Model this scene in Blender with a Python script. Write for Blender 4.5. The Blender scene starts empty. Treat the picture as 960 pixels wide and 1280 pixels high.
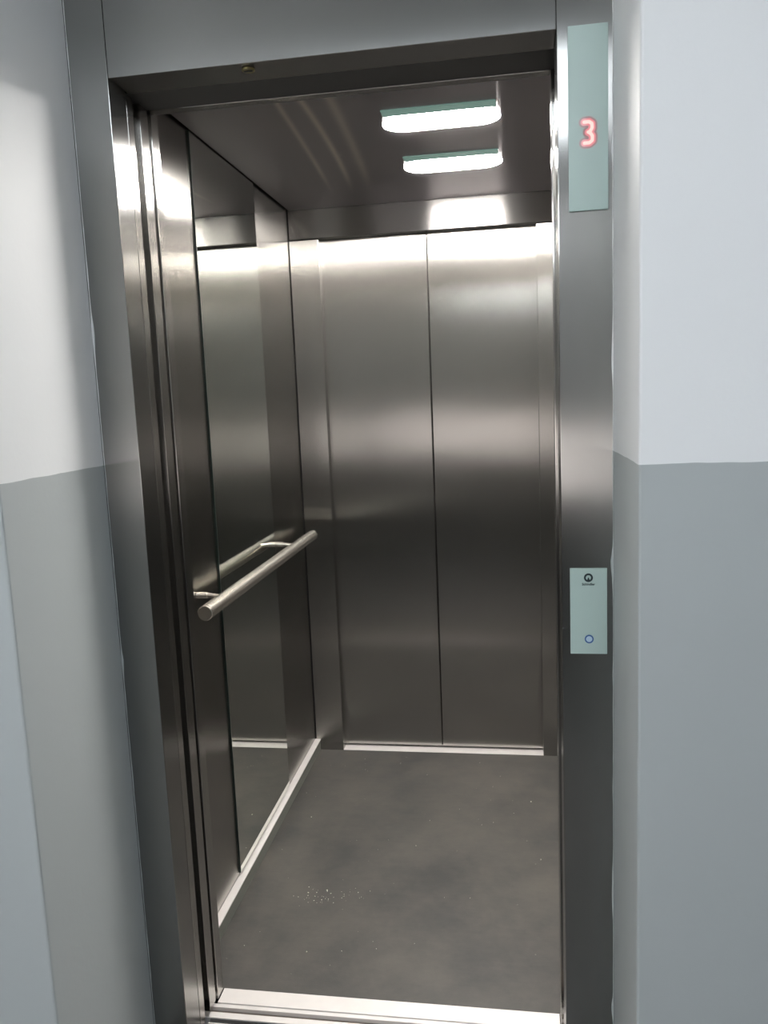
import bpy, bmesh, math, random
from mathutils import Vector, Matrix
random.seed(7)
PI = math.pi
C = bpy.context.scene.collection

# ------------------------------------------------------------------ dimensions (metres)
W, H = 0.80, 2.00            # clear opening
FL, FR = -0.074, 0.8916      # outer edges of the steel frame
NL, NR = -0.335, -0.2845     # depth of the niche returns left / right
XL, XR = -0.09, 1.01         # cabin walls
YF, YB = 0.2137, 1.549       # cabin front / rear
ZC = 2.10                    # cabin ceiling
HB = 1.2957                  # top of the grey dado
HX0, HX1, HY, HZ = -4.2, 3.6, -3.0, 2.62   # hall

# ------------------------------------------------------------------ helpers
def box(bm, x0, x1, y0, y1, z0, z1):
    m = Matrix.Translation(((x0+x1)/2, (y0+y1)/2, (z0+z1)/2)) @ Matrix.Diagonal((x1-x0, y1-y0, z1-z0, 1))
    bmesh.ops.create_cube(bm, size=1.0, matrix=m)

def link(name, bm, mat, parent=None, bevel=0.0, smooth=False, kind=None):
    me = bpy.data.meshes.new(name)
    bmesh.ops.recalc_face_normals(bm, faces=bm.faces[:])
    bm.to_mesh(me); bm.free()
    o = bpy.data.objects.new(name, me); C.objects.link(o)
    me.materials.append(mat)
    if smooth:
        for p in me.polygons: p.use_smooth = True
        try: me.set_sharp_from_angle(angle=math.radians(35))
        except Exception: pass
    if bevel:
        b = o.modifiers.new('bevel', 'BEVEL'); b.width = bevel; b.segments = 2; b.limit_method = 'ANGLE'
    if parent: 
        o.parent = parent; o.matrix_parent_inverse = Matrix.Translation(parent.location).inverted()
    if kind: o['kind'] = kind
    return o

def boxes(name, lst, mat, parent=None, bevel=0.0, kind=None):
    bm = bmesh.new()
    for b in lst: box(bm, *b)
    return link(name, bm, mat, parent, bevel, kind=kind)

def thing(name, label, cat, loc=(0, 0, 0), group=None):
    o = bpy.data.objects.new(name, None); C.objects.link(o)
    o.empty_display_size = .05; o.location = loc
    tag(o, label, cat, group); return o

def tag(o, label, cat, group=None, kind='thing'):
    o['label'] = label; o['category'] = cat; o['kind'] = kind
    if group: o['group'] = group
    return o

def cyl(bm, a, b, r, n=40, r2=None, bev=0.0):
    a, b = Vector(a), Vector(b); d = (b-a); L = d.length; d.normalize()
    q = d.to_track_quat('Z', 'Y').to_matrix()
    prof = [(0, 0), (0, r)] if not bev else [(0, 0), (0, r-bev), (bev, r)]
    r2 = r if r2 is None else r2
    prof += [(L, r2), (L, 0)] if not bev else [(L-bev, r2), (L, r2-bev), (L, 0)]
    rings = []
    for z, rr in prof:
        if rr == 0: rings.append([bm.verts.new(a+q@Vector((0, 0, z)))]); continue
        rings.append([bm.verts.new(a+q@Vector((rr*math.cos(2*PI*i/n), rr*math.sin(2*PI*i/n), z))) for i in range(n)])
    for p, s in zip(rings, rings[1:]):
        for i in range(n):
            j = (i+1) % n
            if len(p) == 1: bm.faces.new((p[0], s[j], s[i]))
            elif len(s) == 1: bm.faces.new((p[i], p[j], s[0]))
            else: bm.faces.new((p[i], p[j], s[j], s[i]))

def prism(bm, pts, d0, d1, f):
    """closed outline pts (2-D) extruded between depths d0 and d1; f maps (u, v, d) to 3-D"""
    a = [bm.verts.new(f(u, v, d0)) for u, v in pts]; b = [bm.verts.new(f(u, v, d1)) for u, v in pts]
    n = len(pts)
    bm.faces.new(a); bm.faces.new(b[::-1])
    for i in range(n):
        j = (i+1) % n; bm.faces.new((a[i], b[i], b[j], a[j]))

def ring(bm, cx, cz, r0, r1, y0, y1, n=48):
    v = [[bm.verts.new((cx+r*math.cos(2*PI*i/n), y, cz+r*math.sin(2*PI*i/n))) for i in range(n)]
         for r, y in ((r0, y0), (r1, y0), (r1, y1), (r0, y1))]
    for k in range(4):
        p, s = v[k], v[(k+1) % 4]
        for i in range(n):
            j = (i+1) % n; bm.faces.new((p[i], p[j], s[j], s[i]))

def disc_pts(cx, cz, r, n=40): return [(cx+r*math.cos(2*PI*i/n), cz+r*math.sin(2*PI*i/n)) for i in range(n)]
front = lambda u, v, d: Vector((u, d, v))       # outline drawn on the hall-facing plane
flat = lambda u, v, d: Vector((u, v, d))        # outline drawn on a level plane

# ------------------------------------------------------------------ materials
def new_mat(name):
    m = bpy.data.materials.new(name); m.use_nodes = True
    nt = m.node_tree; return m, nt, nt.nodes['Principled BSDF']

def N(nt, t, **kw):
    n = nt.nodes.new(t)
    for k, v in kw.items():
        if k in n.inputs.keys(): n.inputs[k].default_value = v
        else: setattr(n, k, v)
    return n

def steel(name, base, rough, aniso, horiz=False, wave=0.0, grain=.25, tint=.003):
    """brushed stainless steel; grain runs upright, or level when horiz"""
    m, nt, b = new_mat(name); L = nt.links
    b.inputs['Metallic'].default_value = 1.0
    b.inputs['Anisotropic'].default_value = aniso
    geo = N(nt, 'ShaderNodeNewGeometry')
    cr = N(nt, 'ShaderNodeVectorMath', operation='CROSS_PRODUCT')
    L.new(geo.outputs['Normal'], cr.inputs[0])
    cr.inputs[1].default_value = (1, 0.02, 0) if horiz else (0.02, 0, 1)
    nz = N(nt, 'ShaderNodeVectorMath', operation='NORMALIZE'); L.new(cr.outputs[0], nz.inputs[0])
    L.new(nz.outputs[0], b.inputs['Tangent'])
    tc = N(nt, 'ShaderNodeTexCoord'); mp = N(nt, 'ShaderNodeMapping')
    mp.inputs['Scale'].default_value = (1.5, 420, 420) if horiz else (420, 420, 1.5)
    L.new(tc.outputs['Object'], mp.inputs['Vector'])
    n1 = N(nt, 'ShaderNodeTexNoise'); n1.inputs['Scale'].default_value = 1.0; n1.inputs['Detail'].default_value = 3
    L.new(mp.outputs[0], n1.inputs['Vector'])
    rr = N(nt, 'ShaderNodeMapRange'); rr.inputs['From Min'].default_value = .25; rr.inputs['From Max'].default_value = .75
    rr.inputs['To Min'].default_value = rough-.012*grain; rr.inputs['To Max'].default_value = rough+.012*grain
    L.new(n1.outputs['Fac'], rr.inputs['Value']); L.new(rr.outputs[0], b.inputs['Roughness'])
    mx = N(nt, 'ShaderNodeMix', data_type='RGBA')
    mx.inputs['A'].default_value = (*[c*(1-tint) for c in base], 1); mx.inputs['B'].default_value = (*[min(1, c*(1+tint)) for c in base], 1)
    L.new(n1.outputs['Fac'], mx.inputs['Factor']); L.new(mx.outputs['Result'], b.inputs['Base Color'])
    if wave:
        mp2 = N(nt, 'ShaderNodeMapping'); mp2.inputs['Scale'].default_value = (2.2, 2.2, 3.2)
        L.new(tc.outputs['Object'], mp2.inputs['Vector'])
        n2 = N(nt, 'ShaderNodeTexNoise'); n2.inputs['Scale'].default_value = 1.0; n2.inputs['Detail'].default_value = 1
        L.new(mp2.outputs[0], n2.inputs['Vector'])
        bp = N(nt, 'ShaderNodeBump'); bp.inputs['Strength'].default_value = 1.0; bp.inputs['Distance'].default_value = wave
        L.new(n2.outputs['Fac'], bp.inputs['Height']); L.new(bp.outputs[0], b.inputs['Normal'])
    return m

def plain(name, col, rough=.5, metal=0.0, noise=0.0, scale=30, bump=0.0, spec=.5):
    m, nt, b = new_mat(name); L = nt.links
    b.inputs['Roughness'].default_value = rough; b.inputs['Metallic'].default_value = metal
    b.inputs['Specular IOR Level'].default_value = spec
    tc = N(nt, 'ShaderNodeTexCoord'); n1 = N(nt, 'ShaderNodeTexNoise'); n1.inputs['Scale'].default_value = scale; n1.inputs['Detail'].default_value = 4
    L.new(tc.outputs['Object'], n1.inputs['Vector'])
    mx = N(nt, 'ShaderNodeMix', data_type='RGBA')
    mx.inputs['A'].default_value = (*[c*(1-noise) for c in col], 1); mx.inputs['B'].default_value = (*[min(1, c*(1+noise)) for c in col], 1)
    L.new(n1.outputs['Fac'], mx.inputs['Factor']); L.new(mx.outputs['Result'], b.inputs['Base Color'])
    if bump:
        bp = N(nt, 'ShaderNodeBump'); bp.inputs['Strength'].default_value = .5; bp.inputs['Distance'].default_value = bump
        L.new(n1.outputs['Fac'], bp.inputs['Height']); L.new(bp.outputs[0], b.inputs['Normal'])
    return m

def emit(name, col, s):
    m, nt, b = new_mat(name)
    b.inputs['Base Color'].default_value = (*[min(1, c) for c in col], 1); b.inputs['Roughness'].default_value = .4
    b.inputs['Emission Color'].default_value = (*col, 1); b.inputs['Emission Strength'].default_value = s
    return m

def paint_wall():
    """two-tone wall paint: off-white above, grey-green dado below, with a slightly uneven brushed line"""
    m, nt, b = new_mat('two_tone_wall_paint'); L = nt.links
    b.inputs['Roughness'].default_value = .55; b.inputs['Specular IOR Level'].default_value = .3
    geo = N(nt, 'ShaderNodeNewGeometry'); sp = N(nt, 'ShaderNodeSeparateXYZ'); L.new(geo.outputs['Position'], sp.inputs[0])
    nz = N(nt, 'ShaderNodeTexNoise'); nz.inputs['Scale'].default_value = 14; L.new(geo.outputs['Position'], nz.inputs['Vector'])
    ad = N(nt, 'ShaderNodeMath', operation='MULTIPLY_ADD'); ad.inputs[1].default_value = .004; L.new(nz.outputs['Fac'], ad.inputs[0]); L.new(sp.outputs['Z'], ad.inputs[2])
    gt = N(nt, 'ShaderNodeMath', operation='GREATER_THAN'); gt.inputs[1].default_value = HB+.002; L.new(ad.outputs[0], gt.inputs[0])
    n2 = N(nt, 'ShaderNodeTexNoise'); n2.inputs['Scale'].default_value = 2.2; n2.inputs['Detail'].default_value = 5; L.new(geo.outputs['Position'], n2.inputs['Vector'])
    mx = N(nt, 'ShaderNodeMix', data_type='RGBA')
    mx.inputs['A'].default_value = (*DADO, 1); mx.inputs['B'].default_value = (*UPPER, 1)
    L.new(gt.outputs[0], mx.inputs['Factor'])
    hv = N(nt, 'ShaderNodeHueSaturation'); mr = N(nt, 'ShaderNodeMapRange'); mr.inputs['To Min'].default_value = .96; mr.inputs['To Max'].default_value = 1.04
    L.new(n2.outputs['Fac'], mr.inputs['Value']); L.new(mr.outputs[0], hv.inputs['Value']); L.new(mx.outputs['Result'], hv.inputs['Color'])
    L.new(hv.outputs[0], b.inputs['Base Color'])
    n3 = N(nt, 'ShaderNodeTexNoise'); n3.inputs['Scale'].default_value = 90; L.new(geo.outputs['Position'], n3.inputs['Vector'])
    bp = N(nt, 'ShaderNodeBump'); bp.inputs['Strength'].default_value = .25; bp.inputs['Distance'].default_value = .001
    L.new(n3.outputs['Fac'], bp.inputs['Height']); L.new(bp.outputs[0], b.inputs['Normal'])
    return m

def rubber_floor():
    m, nt, b = new_mat('dark_rubber_floor'); L = nt.links
    tc = N(nt, 'ShaderNodeTexCoord')
    def noise(scale, det, vec=None, rough=.6):
        n = N(nt, 'ShaderNodeTexNoise'); n.inputs['Scale'].default_value = scale; n.inputs['Detail'].default_value = det; n.inputs['Roughness'].default_value = rough
        L.new(vec or tc.outputs['Object'], n.inputs['Vector']); return n
    big = noise(2.4, 6); mid = noise(9, 8, rough=.7)
    mp = N(nt, 'ShaderNodeMapping'); mp.inputs['Scale'].default_value = (9, 90, 1); mp.inputs['Rotation'].default_value = (0, 0, .12); L.new(tc.outputs['Object'], mp.inputs['Vector'])
    sc = noise(1.0, 4, mp.outputs[0])
    a = N(nt, 'ShaderNodeMath', operation='MULTIPLY_ADD'); a.inputs[1].default_value = .55; L.new(big.outputs['Fac'], a.inputs[0]); 
    b2 = N(nt, 'ShaderNodeMath', operation='MULTIPLY'); b2.inputs[1].default_value = .39; L.new(mid.outputs['Fac'], b2.inputs[0]); L.new(b2.outputs[0], a.inputs[2])
    c = N(nt, 'ShaderNodeMath', operation='MULTIPLY_ADD'); c.inputs[1].default_value = .06; L.new(sc.outputs['Fac'], c.inputs[0]); L.new(a.outputs[0], c.inputs[2])
    cr = N(nt, 'ShaderNodeValToRGB'); e = cr.color_ramp.elements
    e[0].position = .39; e[0].color = (*[FLOORV*k for k in (.70, .70, .69)], 1); e[1].position = .60; e[1].color = (*[FLOORV*k for k in (1.65, 1.50, 1.33)], 1)
    L.new(c.outputs[0], cr.inputs['Fac']); L.new(cr.outputs[0], b.inputs['Base Color'])
    mr = N(nt, 'ShaderNodeMapRange'); mr.inputs['To Min'].default_value = .42; mr.inputs['To Max'].default_value = .62; L.new(mid.outputs['Fac'], mr.inputs['Value']); L.new(mr.outputs[0], b.inputs['Roughness'])
    fine = noise(260, 3); bp = N(nt, 'ShaderNodeBump'); bp.inputs['Strength'].default_value = .3; bp.inputs['Distance'].default_value = .0008
    L.new(fine.outputs['Fac'], bp.inputs['Height']); L.new(bp.outputs[0], b.inputs['Normal'])
    return m

DADO = (.42, .455, .46); UPPER = (.80, .82, .83); FLOORV = .048
M_paint = paint_wall()
M_white = plain('white_paint', (.80, .82, .83), .55, noise=.03, scale=3)
M_hallfloor = plain('grey_hall_tiles', (.07, .07, .068), .35, noise=.15, scale=6)
M_shaft = plain('dark_shaft_concrete', (.03, .03, .03), .9, noise=.2, scale=8)
M_gap = plain('black_gap_shade', (.012, .012, .012), .8)  # near-black colour standing in for the shade inside gaps and slots
M_frame = steel('brushed_frame_steel', (.34, .34, .33), .22, .97)
M_header = steel('level_brushed_frame_steel', (.34, .34, .33), .36, .6, horiz=True)
M_wall = steel('brushed_cabin_steel', (.375, .365, .345), .21, 1.0)
M_door = steel('brushed_door_steel', (.375, .365, .345), .27, 1.0, wave=.0012)
M_post = steel('brushed_post_steel', (.375, .365, .345), .27, 1.0)
M_edge = steel('brushed_door_edge_steel', (.46, .45, .43), .22, 1.0, tint=.004)
M_lintel = steel('level_brushed_lintel_steel', (.34, .33, .32), .27, 1.0, horiz=True, grain=.15, tint=.004)
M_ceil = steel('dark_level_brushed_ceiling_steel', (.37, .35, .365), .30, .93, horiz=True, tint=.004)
M_rail = plain('satin_handrail_steel', (.84, .79, .71), .27, metal=1, noise=.01)
M_alu = plain('worn_aluminium', (.74, .71, .69), .45, metal=.35, noise=.07, scale=25)
M_floor = rubber_floor()
def add_reflection_streaks(m, curves):
    """long faint curved reflections painted into the ceiling colour: paler bands along x = a y^2 + b y + c"""
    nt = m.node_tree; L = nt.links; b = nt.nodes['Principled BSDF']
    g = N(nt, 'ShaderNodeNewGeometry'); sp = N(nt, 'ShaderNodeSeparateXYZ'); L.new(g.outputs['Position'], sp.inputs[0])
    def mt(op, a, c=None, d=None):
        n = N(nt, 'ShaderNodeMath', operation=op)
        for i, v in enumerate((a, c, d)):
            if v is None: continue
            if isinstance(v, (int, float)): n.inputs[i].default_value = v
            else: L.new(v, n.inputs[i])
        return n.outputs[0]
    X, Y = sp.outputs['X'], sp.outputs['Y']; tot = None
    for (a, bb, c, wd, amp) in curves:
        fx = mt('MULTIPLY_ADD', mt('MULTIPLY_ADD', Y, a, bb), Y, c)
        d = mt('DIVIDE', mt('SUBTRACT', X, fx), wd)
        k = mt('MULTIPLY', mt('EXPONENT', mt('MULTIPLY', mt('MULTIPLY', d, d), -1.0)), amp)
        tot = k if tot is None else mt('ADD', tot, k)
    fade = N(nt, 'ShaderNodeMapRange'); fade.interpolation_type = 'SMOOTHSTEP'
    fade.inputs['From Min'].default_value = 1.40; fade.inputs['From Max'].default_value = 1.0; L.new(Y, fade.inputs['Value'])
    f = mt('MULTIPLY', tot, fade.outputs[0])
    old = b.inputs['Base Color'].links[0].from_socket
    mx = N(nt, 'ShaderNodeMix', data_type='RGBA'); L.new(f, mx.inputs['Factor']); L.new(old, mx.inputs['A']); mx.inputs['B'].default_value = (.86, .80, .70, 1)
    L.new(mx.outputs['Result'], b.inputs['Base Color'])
add_reflection_streaks(M_ceil, [(-.022, -.0225, .199, .008, .6), (-.064, .066, .225, .009, .75), (-.035, .006, .315, .013, .55)])  # three reflected light streaks painted as paler ceiling colour
m, nt, b = new_mat('greenish_mirror'); b.inputs['Metallic'].default_value = 1; b.inputs['Roughness'].default_value = .0; b.inputs['Base Color'].default_value = (.72, .745, .70, 1); M_mirror = m
M_mirror_edge = plain('dark_mirror_edge', (.01, .02, .016), .3)
M_lamp = emit('lit_lamp_diffuser', (1.0, .955, .91), 215)
M_mint = emit('dim_mint_strip', (.24, .40, .34), .5); M_mint.node_tree.nodes['Principled BSDF'].inputs['Specular IOR Level'].default_value = .1; M_mint.node_tree.nodes['Principled BSDF'].inputs['Base Color'].default_value = (.03, .05, .045, 1)
M_hall_lamp = emit('lit_hall_lamp', (.88, .94, 1.0), 10.0)
M_groove = plain('grimy_groove_metal', (.20, .165, .14), .55, metal=.2, noise=.2, scale=20)
M_kick = plain('dull_kick_plate', (.20, .21, .185), .5, metal=.2, noise=.08, scale=12)
M_wall_lamp = emit('lit_wall_lamp', (.92, .96, 1.0), 75)
M_mid = plain('light_grey_wall', (.42, .41, .39), .6)
M_dark = plain('dark_grey_wall', (.10, .10, .10), .6)
M_window = emit('frosted_daylit_window', (1.0, .92, .89), 2.9)
M_plate = plain('mint_glass_plate', (.42, .54, .51), .35, noise=.04, scale=8)
M_led = emit('pink_white_led', (1.0, .70, .64), 1.0)
M_led.node_tree.nodes['Principled BSDF'].inputs['Base Color'].default_value = (.1, .08, .08, 1)
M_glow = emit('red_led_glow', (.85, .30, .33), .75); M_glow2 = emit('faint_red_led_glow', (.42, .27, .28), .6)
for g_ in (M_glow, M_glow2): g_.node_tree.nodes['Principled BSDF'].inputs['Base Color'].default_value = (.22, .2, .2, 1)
M_ink = plain('dark_teal_print', (.012, .03, .034), .4)
M_blue = emit('blue_ring_light', (.02, .07, .20), .35)
M_pale = emit('pale_blue_button', (.42, .55, .66), .03)
M_brass = plain('tarnished_brass', (.30, .26, .12), .35, metal=1)
M_dust = plain('pale_plaster_dust', (.75, .72, .62), .8)

# ------------------------------------------------------------------ the setting: hall
S = 'structure'
bev_wall = .004
boxes('wall_left', [(HX0, FL, NL, 0, -.05, HZ)], M_paint, bevel=bev_wall, kind=S)
boxes('wall_right', [(FR, HX1, NR, 0, -.05, HZ)], M_paint, bevel=bev_wall, kind=S)
boxes('wall_front', [(FL, FR, 0, .12, 2.26, HZ)], M_white, kind=S)
boxes('wall_back', [(HX0, HX1, HY-.1, HY, -.05, .83), (HX0, -3.6, HY-.1, HY, .83, 1.24), (.95, HX1, HY-.1, HY, .83, 1.24)], M_dark, kind=S)
boxes('wall_back_upper', [(HX0, HX1, HY-.1, HY, 1.24, HZ)], M_mid, kind=S)
o = boxes('window_1', [(-3.6, .95, HY-.06, HY-.05, .83, 1.24)], M_window, kind=S)
boxes('window_frame', [(-3.6, .95, HY-.07, HY+.01, .83, .85), (-3.6, .95, HY-.07, HY+.01, 1.22, 1.24)]+[(x-.015, x+.015, HY-.049, HY+.01, .85, 1.22) for x in (-3.58, -2.08, -.57, .93)], M_white, o)
boxes('wall_left_far', [(HX0-.1, HX0, HY-.1, 0, -.05, HZ)], M_paint, kind=S)
boxes('wall_right_far', [(HX1, HX1+.1, HY-.1, 0, -.05, HZ)], M_paint, kind=S)
boxes('floor_hall', [(HX0, HX1, HY, NL, -.05, 0), (FL, FR, NL, 0, -.05, 0)], M_hallfloor, kind=S)
boxes('ceiling_hall', [(HX0-.1, HX1+.1, HY-.1, .12, HZ, HZ+.05)], M_white, kind=S)
# lift shaft behind the walls
boxes('wall_shaft', [(-.80, -.74, 0, 1.75, -.4, 2.8), (1.70, 1.76, 0, 1.75, -.4, 2.8), (-.80, 1.76, 1.75, 1.81, -.4, 2.8),
                     (-.80, 1.76, .12, 1.75, 2.8, 2.86), (-.80, 1.76, .12, 1.75, -.46, -.4), (-.80, 1.76, .0, .06, -.4, -.06), (-.8, 1.76, .06, .12, HZ+.06, 2.86)], M_shaft, kind=S)

# uneven bead of paint and filler where the frame meets the plaster
def bead(name, x, side, lumps):
    bm = bmesh.new(); n = 150; prev = None
    for i in range(n+1):
        z = .0+2.25*i/n
        r = .0010+.0009*abs(math.sin(i*.61)*math.sin(i*.23+1))*random.uniform(.5, 1.2)
        for lz, lr, lw in lumps: r += lr*math.exp(-((z-lz)/lw)**2)
        rg = [bm.verts.new((x-side*r*math.sin(a), -r*math.cos(a)*.8, z)) for a in [k*PI/2/5 for k in range(6)]]
        rg.append(bm.verts.new((x, 0, z)))
        if prev:
            for k in range(7): bm.faces.new((prev[k], prev[(k+1) % 7], rg[(k+1) % 7], rg[k]))
        else: bm.faces.new(rg)
        prev = rg
    bm.faces.new(prev[::-1])
    return link(name, bm, M_paint, smooth=True, kind=S)
bead('trim_1', FL, -1, [(.03, .010, .03), (1.55, .003, .03), (.9, .002, .02)])
bead('trim_2', FR, 1, [(1.09, .004, .022), (1.46, .002, .03), (.45, .002, .05), (.2, .003, .02), (1.8, .002, .02)])

# ------------------------------------------------------------------ the setting: cabin shell
boxes('floor', [(XL, XR, YF, YB, -.03, 0)], M_floor, kind=S)
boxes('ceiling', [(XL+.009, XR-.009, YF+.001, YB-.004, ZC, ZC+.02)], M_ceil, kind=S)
boxes('wall_cabin_left', [(XL-.03, XL, YF, .6045, .0485, ZC+.03), (XL-.03, XL-.001, .6065, 1.1335, .0485, ZC+.03), (XL-.03, XL, 1.1355, YB-.003, .0485, ZC+.03)], M_wall, bevel=.0008, kind=S)
boxes('wall_cabin_right', [(XR, XR+.03, YF, YB-.003, .0485, ZC+.03)], M_wall, bevel=.0008, kind=S)

# skirting with its bright ledge, along both cabin side walls
def skirting(name, x0, x1, label, n):
    lo, hi = min(x0, x1), max(x0, x1)
    t = thing(name, label, 'skirting', ((x0+x1)/2, (YF+YB)/2, 0))
    boxes('ledge', [(lo, hi, YF, YB, .040, .0445)], M_alu, t, bevel=.0006)
    s = 1 if x1 > x0 else -1
    w0 = x0+.02*s
    boxes('seam', [(min(x0, w0-.0015*s), max(x0, w0-.0015*s), YF+.001, YB-.001, .0447, .0482)], M_gap, t)
    a, b_ = sorted((x0, x1-s*.002))
    o = boxes('kick_plate', [(a, b_, YF, YB, .0, .040)], M_kick, t); return t
skirting('skirting', XL-.02, XL+.0215, 'bright metal skirting ledge running along the foot of the mirrored left wall', 1)
skirting('skirting', XR+.02, XR-.0215, 'metal skirting along the right cabin wall, hidden behind the right door jamb', 2)

# ------------------------------------------------------------------ landing frame
t = thing('landing_portal', 'wide grey brushed steel frame around the lift opening, set between the painted walls', 'door frame', (W/2, .03, 0))
boxes('jamb', [(FL, 0, 0, .068, 0, 2.26)], M_frame, t, bevel=.0012)
boxes('jamb', [(W, FR, 0, .068, 0, 2.26)], M_frame, t, bevel=.0012)
boxes('header', [(.0008, W-.0008, .0004, .080, H, 2.26)], M_frame, t, bevel=.0012)
bm = bmesh.new(); cyl(bm, (.258, .024, H-.0005), (.258, .024, H-.004), .012, 32, bev=.001)
lk = link('release_lock', bm, M_brass, t, smooth=True); lk['label'] = 'small round brass release lock under the header'
bm = bmesh.new(); box(bm, .250, .266, .0215, .0265, H-.0048, H-.0038); link('keyhole_shade', bm, M_gap, lk)

# sliding leaves, open, stacked to the left of the opening
t = thing('landing_door_leaf', 'opened landing door leaf whose steel edge shows just behind the left frame jamb', 'lift door', (-.2, .086, .012))
boxes('panel', [(-.42, -.0005, .0705, .0965, .012, 1.999)], M_edge, t, bevel=.0006)
t = thing('cabin_door_leaf', 'opened cabin door leaf, narrow upright steel edge between two dark slots', 'lift door', (-.2, .146, .012))
boxes('panel', [(-.42, -.001, .1275, .1640, .010, 1.999)], M_edge, t, bevel=.0006)
# door gear above the opening (dark)
boxes('shade_backing_door_gear', [(-.60, 1.40, .0815, .1765, 2.002, 2.20)], M_gap, kind=S)

# cabin entrance surround
t = thing('cabin_portal', 'steel surround of the cabin entrance behind the open doors, with post and thin header lip', 'door frame', (W/2, .195, 0))
boxes('post', [(XL-.03, 0, .1775, YF-.0005, .0, ZC+.03)], M_edge, t, bevel=.0015)
boxes('post', [(W, XR+.03, .1775, YF-.0005, .0, ZC+.03)], M_edge, t, bevel=.0015)
boxes('header', [(.001, W-.001, .1775, YF-.012, H, ZC+.03)], M_lintel, t, bevel=.0015)

# thresholds
t = thing('cabin_threshold', 'bright aluminium threshold with grooves at the front edge of the dark cabin floor', 'threshold', (W/2, .17, -.03))
boxes('tread', [(.0015, W-.0015, .1670, YF, -.03, .0015)], M_alu, t, bevel=.0008)
boxes('guide_rail', [(-.10, W+.10, .1545, .1655, -.03, -.0005)], M_alu, t, bevel=.0008)
boxes('guide_rail', [(-.10, W+.10, .1220, .1395, -.03, -.0005)], M_alu, t, bevel=.0008)
boxes('groove', [(-.10, W+.10, .1395, .1545, -.03, -.010)], M_groove, t)
t = thing('landing_threshold', 'dark grooved landing threshold at the bottom edge below the frame, just outside the cabin gap', 'threshold', (W/2, .05, -.03))
boxes('front_plate', [(.001, W-.001, .001, .0690, -.03, -.0005)], M_groove, t, bevel=.0008)
boxes('guide_rail', [(.001, W-.001, .1040, .1070, -.03, -.0005)], M_alu, t)
boxes('groove', [(.001, W-.001, .0692, .1038, -.03, -.006), (.001, W-.001, .1072, .1217, -.03, -.004)], M_gap, t)  # black blocks stand in for the shade in the groove and open cabin gap

# ------------------------------------------------------------------ rear doors
RX0, RX1, ZL = .024, .818, 1.996; RD = YB+.042
t = thing('rear_portal', 'steel surround of the closed rear doors with two posts under a dark lintel', 'door frame', ((RX0+RX1)/2, YB, 0))
boxes('post', [(XL+.0034, RX0, YB, YB+.075, 0, ZL-.0045)], M_post, t, bevel=.0012)
boxes('post', [(RX1, XR-.0034, YB, YB+.075, 0, ZL-.0045)], M_post, t, bevel=.0012)
boxes('gap_backing', [(XL-.03, XL+.0033, YB+.006, YB+.03, 0, ZC+.03), (XR-.0033, XR+.03, YB+.006, YB+.03, 0, ZC+.03), (XL+.0034, RX0-.002, YB+.006, YB+.03, ZL-.0044, ZL-.0001), (RX1+.002, XR-.0034, YB+.006, YB+.03, ZL-.0044, ZL-.0001)], M_gap, t)
boxes('lintel', [(XL+.0034, XR-.0034, YB, YB+.036, ZL, ZC+.03)], M_lintel, t, bevel=.0012)
SX = .4215
for a, b_, side in ((RX0-.03, SX-.0017, 'left'), (SX+.0017, RX1+.03, 'right')):
    t = thing('rear_door_leaf', 'closed rear door leaf of brushed steel, the one on the %s of the centre seam' % side, 'lift door', ((a+b_)/2, RD, .02), group='closed rear door leaves')
    # shallow tray pressed from sheet steel, rounded at the meeting edge
    boxes('panel', [(a, b_, RD, RD+.028, .010, 2.02)], M_door, t, bevel=.0022)
boxes('shade_backing_behind_doors', [(RX0-.2, RX1+.2, RD+.04, RD+.05, -.03, 2.15)], M_gap, kind=S)
tag(boxes('rear_threshold', [(RX0, RX1, YB+.0005, RD+.030, -.03, .0012)], M_alu, bevel=.0006), 'narrow bright aluminium threshold below the closed rear doors', 'threshold')

# ------------------------------------------------------------------ mirror
t = thing('wall_mirror', 'tall frameless greenish mirror panel on the left cabin wall behind the handrail', 'mirror', (XL, .87, .055))
boxes('glass', [(XL+.0012, XL+.0052, .6060, 1.1340, .0535, ZC-.001)], M_mirror, t)
boxes('edge_strip', [(XL+.0002, XL+.0052, .6030, .6058, .0535, ZC-.001)], M_mirror_edge, t)

# ------------------------------------------------------------------ handrail
HRX, HRZ, HRR = -.020, .909, .0185
t = thing('handrail', 'round brushed steel handrail on two brackets across the cabin mirror', 'handrail', (XL, .86, .9))
bm = bmesh.new(); cyl(bm, (HRX, .318, HRZ), (HRX, 1.402, HRZ), HRR, 48, bev=.0012); link('rail', bm, M_rail, t, smooth=True)
for y in (.445, 1.150):
    bm = bmesh.new(); x0 = XL
    cyl(bm, (x0+.0002, y, .922), (x0+.030, y, .922), .0085, 28, bev=.001)
    cyl(bm, (x0+.029, y, .922), (HRX-.008, y, .918), .0065, 28)
    link('bracket', bm, M_rail, t, smooth=True)

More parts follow.
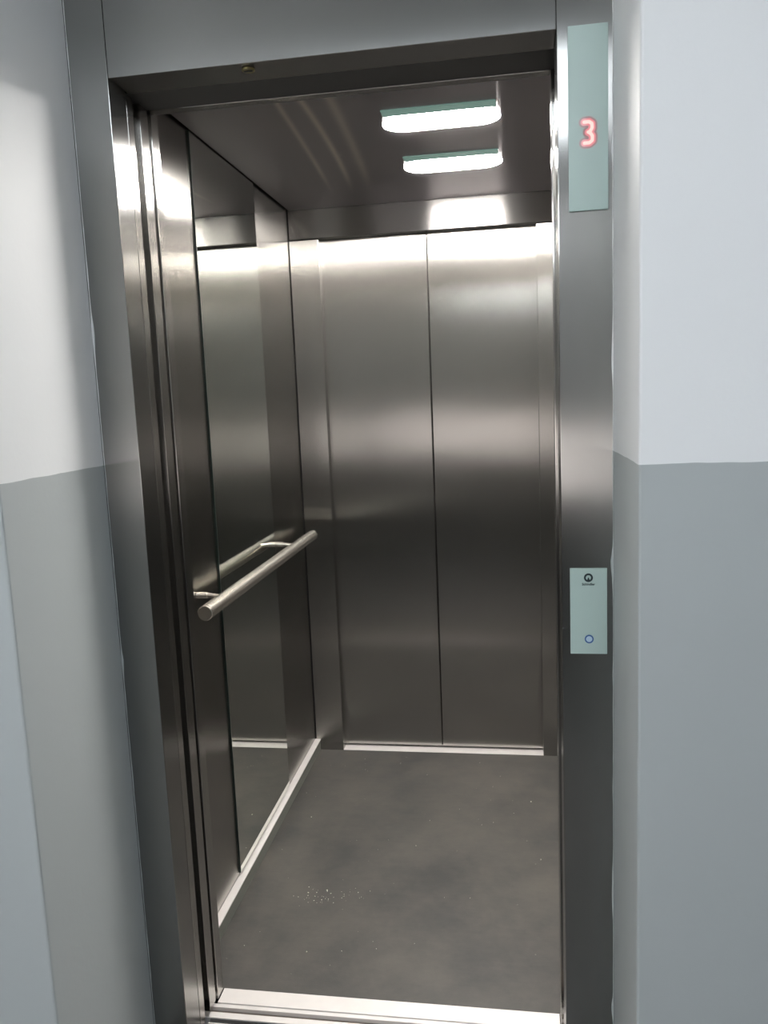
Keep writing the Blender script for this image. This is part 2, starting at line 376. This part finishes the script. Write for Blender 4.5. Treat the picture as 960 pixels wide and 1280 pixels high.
# ------------------------------------------------------------------ cabin lamps
def capsule(x0, x1, y0, y1, n=14):
    r = (y1-y0)/2; cy = (y0+y1)/2; p = []
    for i in range(n+1):
        a = -PI/2+PI*i/n; p.append((x1-r+r*math.cos(a), cy+r*math.sin(a)))
    for i in range(n+1):
        a = PI/2+PI*i/n; p.append((x0+r+r*math.cos(a), cy+r*math.sin(a)))
    return p
for (x0, x1, y0, y1, lab) in ((.402, .702, .650, .764, 'larger lit bar lamp in the cabin ceiling, the one nearer the entrance'),
                              (.406, .703, 1.050, 1.176, 'smaller looking lit bar lamp in the cabin ceiling, the one nearer the rear doors')):
    t = thing('ceiling_lamp', lab, 'ceiling lamp', ((x0+x1)/2, (y0+y1)/2, ZC), group='lit bar lamps in the cabin ceiling')
    bm = bmesh.new(); prism(bm, capsule(x0, x1, y0, y1), ZC-.0035, ZC-.0005, flat); link('diffuser', bm, M_lamp, t)
    bm = bmesh.new(); prism(bm, [(x0+.010, y0-.054), (x1-.010, y0-.054), (x1-.010, y0-.013), (x0+.010, y0-.013)], ZC-.0034, ZC-.0005, flat)
    o = link('mint_strip', bm, M_mint, t); o['label'] = 'dim mint green strip'  # dim emissive mint strip on the entrance side of each bar

# hall lamps (behind the camera)
for x, y, lab in ((.95, -2.05, 'white hall ceiling lamp above and behind the viewer'),):
    t = thing('hall_lamp', lab, 'ceiling lamp', (x, y, HZ))
    boxes('housing', [(x-.62, x+.62, y-.48, y+.48, HZ-.05, HZ-.0005)], M_white, t, bevel=.004)
    boxes('diffuser', [(x-.59, x+.59, y-.45, y+.45, HZ-.058, HZ-.0505)], M_hall_lamp, t, bevel=.002)

t = thing('hall_wall_lamp', 'long white wall lamp high on the dark hall wall behind the viewer', 'wall lamp', (-1.5, HY+.05, 2.38))
boxes('housing', [(-2.3, -.7, HY+.0005, HY+.05, 2.31, 2.45)], M_white, t, bevel=.004)
boxes('diffuser', [(-2.28, -.72, HY+.0505, HY+.06, 2.33, 2.43)], M_wall_lamp, t, bevel=.002)

# ------------------------------------------------------------------ floor indicator
PX0, PX1 = .8180, .8830
t = thing('floor_indicator', 'tall mint glass floor indicator showing a red 3, high on the right frame jamb', 'floor indicator', (.8505, -.002, 1.85))
boxes('cover_plate', [(PX0, PX1, -.0045, -.0003, 1.706, 2.001)], M_plate, t, bevel=.0008)
def stroke(bm, pts, w, y0, y1):
    """fat polyline with round ends, all in the facing plane, joined as overlapping capsules"""
    for (ax, az), (bx, bz) in zip(pts, pts[1:]):
        a = math.atan2(bz-az, bx-ax); out = []
        for i in range(9): out.append((bx+w*math.cos(a-PI/2+PI*i/8), bz+w*math.sin(a-PI/2+PI*i/8)))
        for i in range(9): out.append((ax+w*math.cos(a+PI/2+PI*i/8), az+w*math.sin(a+PI/2+PI*i/8)))
        prism(bm, out, y0, y1, front)
cx, cz = .8500, 1.8315
three = [(-.0065, .0165), (.0015, .0168), (.0062, .0135), (.0066, .0065), (.0032, .0012), (.0002, .0003)]
three2 = [(.0002, .0003), (.0036, -.0012), (.0070, -.0062), (.0068, -.0132), (.0020, -.0168), (-.0060, -.0168)]
pts = [(cx+a, cz+b_) for a, b_ in three+three2[1:]]
bm = bmesh.new(); stroke(bm, pts, .0027, -.0056, -.0050); dg = link('digit', bm, M_led, t); dg['label'] = 'glowing red number 3'
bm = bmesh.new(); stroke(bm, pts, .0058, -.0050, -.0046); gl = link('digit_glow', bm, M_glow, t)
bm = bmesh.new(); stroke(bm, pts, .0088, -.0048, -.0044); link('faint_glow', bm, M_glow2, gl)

# ------------------------------------------------------------------ call button plate
t = thing('call_button_plate', 'small mint glass call plate with blue ringed button on the right jamb', 'call button', (.847, -.002, 1.0))
boxes('cover_plate', [(.8145, .8800, -.0045, -.0003, .923, 1.0835)], M_plate, t, bevel=.0008)
ex, ez = .8470, 1.0665
bm = bmesh.new(); ring(bm, ex, ez, .0046, .0080, -.0052, -.0045)
prism(bm, [(ex-.0026, ez-.0050), (ex+.0026, ez-.0050), (ex+.0009, ez-.0006), (ex, ez+.0006), (ex-.0009, ez-.0006)], -.0052, -.0045, front)
link('emblem', bm, M_ink, t)
cu = bpy.data.curves.new('wordmark', 'FONT'); cu.body = 'Schindler'; cu.size = .0062; cu.align_x = 'CENTER'; cu.extrude = .0002; cu.offset = .00012
tmp = bpy.data.objects.new('tmp', cu); C.objects.link(tmp)
bpy.context.view_layer.update()
me = bpy.data.meshes.new_from_object(tmp.evaluated_get(bpy.context.evaluated_depsgraph_get()))
bpy.data.objects.remove(tmp); bpy.data.curves.remove(cu)
me.name = 'lettering'
me.transform(Matrix.Translation((ex, -.0048, ez-.0142)) @ Matrix.Rotation(PI/2, 4, 'X'))
me.materials.clear(); me.materials.append(M_ink)
wm = bpy.data.objects.new('lettering', me); C.objects.link(wm); wm.parent = t; wm.matrix_parent_inverse = Matrix.Translation(t.location).inverted()
bx_, bz_ = .8478, .9515
bm = bmesh.new(); ring(bm, bx_, bz_, .0056, .0080, -.0056, -.0045); br = link('button_ring', bm, M_blue, t)
bm = bmesh.new(); prism(bm, disc_pts(bx_, bz_, .0056), -.0052, -.0045, front); link('button', bm, M_pale, t)

# ------------------------------------------------------------------ crumbs on the cabin floor
bm = bmesh.new()
def crumb(x, y, s):
    m = Matrix.Translation((x, y, s*.35)) @ Matrix.Rotation(random.uniform(0, 6), 4, 'Z') @ Matrix.Diagonal((s*random.uniform(.7, 1.6), s*random.uniform(.5, 1), s*.7, 1))
    bmesh.ops.create_icosphere(bm, subdivisions=1, radius=.5, matrix=m)
CR = [(.165, .62, .006)]
for _ in range(34): CR.append((random.gauss(.150, .04), random.gauss(.585, .03), random.uniform(.0012, .0032)))
for _ in range(14): CR.append((random.gauss(.24, .03), random.gauss(.60, .03), random.uniform(.001, .002)))
for _ in range(60): CR.append((random.uniform(-.04, .79), random.uniform(.24, 1.5), random.uniform(.0008, .0022)))
for x, y, s in ((.02, 1.02, .004), (.76, 1.18, .005), (.78, .83, .004), (.17, .36, .004)): CR.append((x, y, s))
for c in CR: crumb(*c)
tag(link('floor_crumbs', bm, M_dust), 'pale crumbs and dust specks scattered on the dark cabin floor', 'crumbs', kind='stuff')

# ------------------------------------------------------------------ camera and output look
cam = bpy.data.cameras.new('camera'); co = bpy.data.objects.new('camera', cam); C.objects.link(co)
rt = Vector((0.98760836, 0.15156763, -0.04070594)); up = Vector((0.01835528, 0.14603886, 0.98910856)); fw = Vector((-0.15586149, 0.97759905, -0.14144713))
M = Matrix.Identity(4)
for i in range(3): M[i][0] = rt[i]; M[i][1] = up[i]; M[i][2] = -fw[i]
M.translation = Vector((0.71080288, -1.4727661, 1.40627578)); co.matrix_world = M
cam.sensor_fit = 'VERTICAL'; cam.sensor_height = 36; cam.lens = 1007.3143/1280*36; cam.clip_start = .02
sc = bpy.context.scene; sc.camera = co
w = bpy.data.worlds.new('world'); sc.world = w; w.use_nodes = True
w.node_tree.nodes['Background'].inputs[0].default_value = (.02, .02, .02, 1)
sc.view_settings.view_transform = 'Standard'; sc.view_settings.look = 'None'
sc.view_settings.exposure = 0.0; sc.view_settings.gamma = 1.0; sc.view_settings.use_curve_mapping = False
sc.cycles.max_bounces = 14; sc.cycles.glossy_bounces = 10; sc.cycles.diffuse_bounces = 6
sc.cycles.sample_clamp_indirect = 12.0
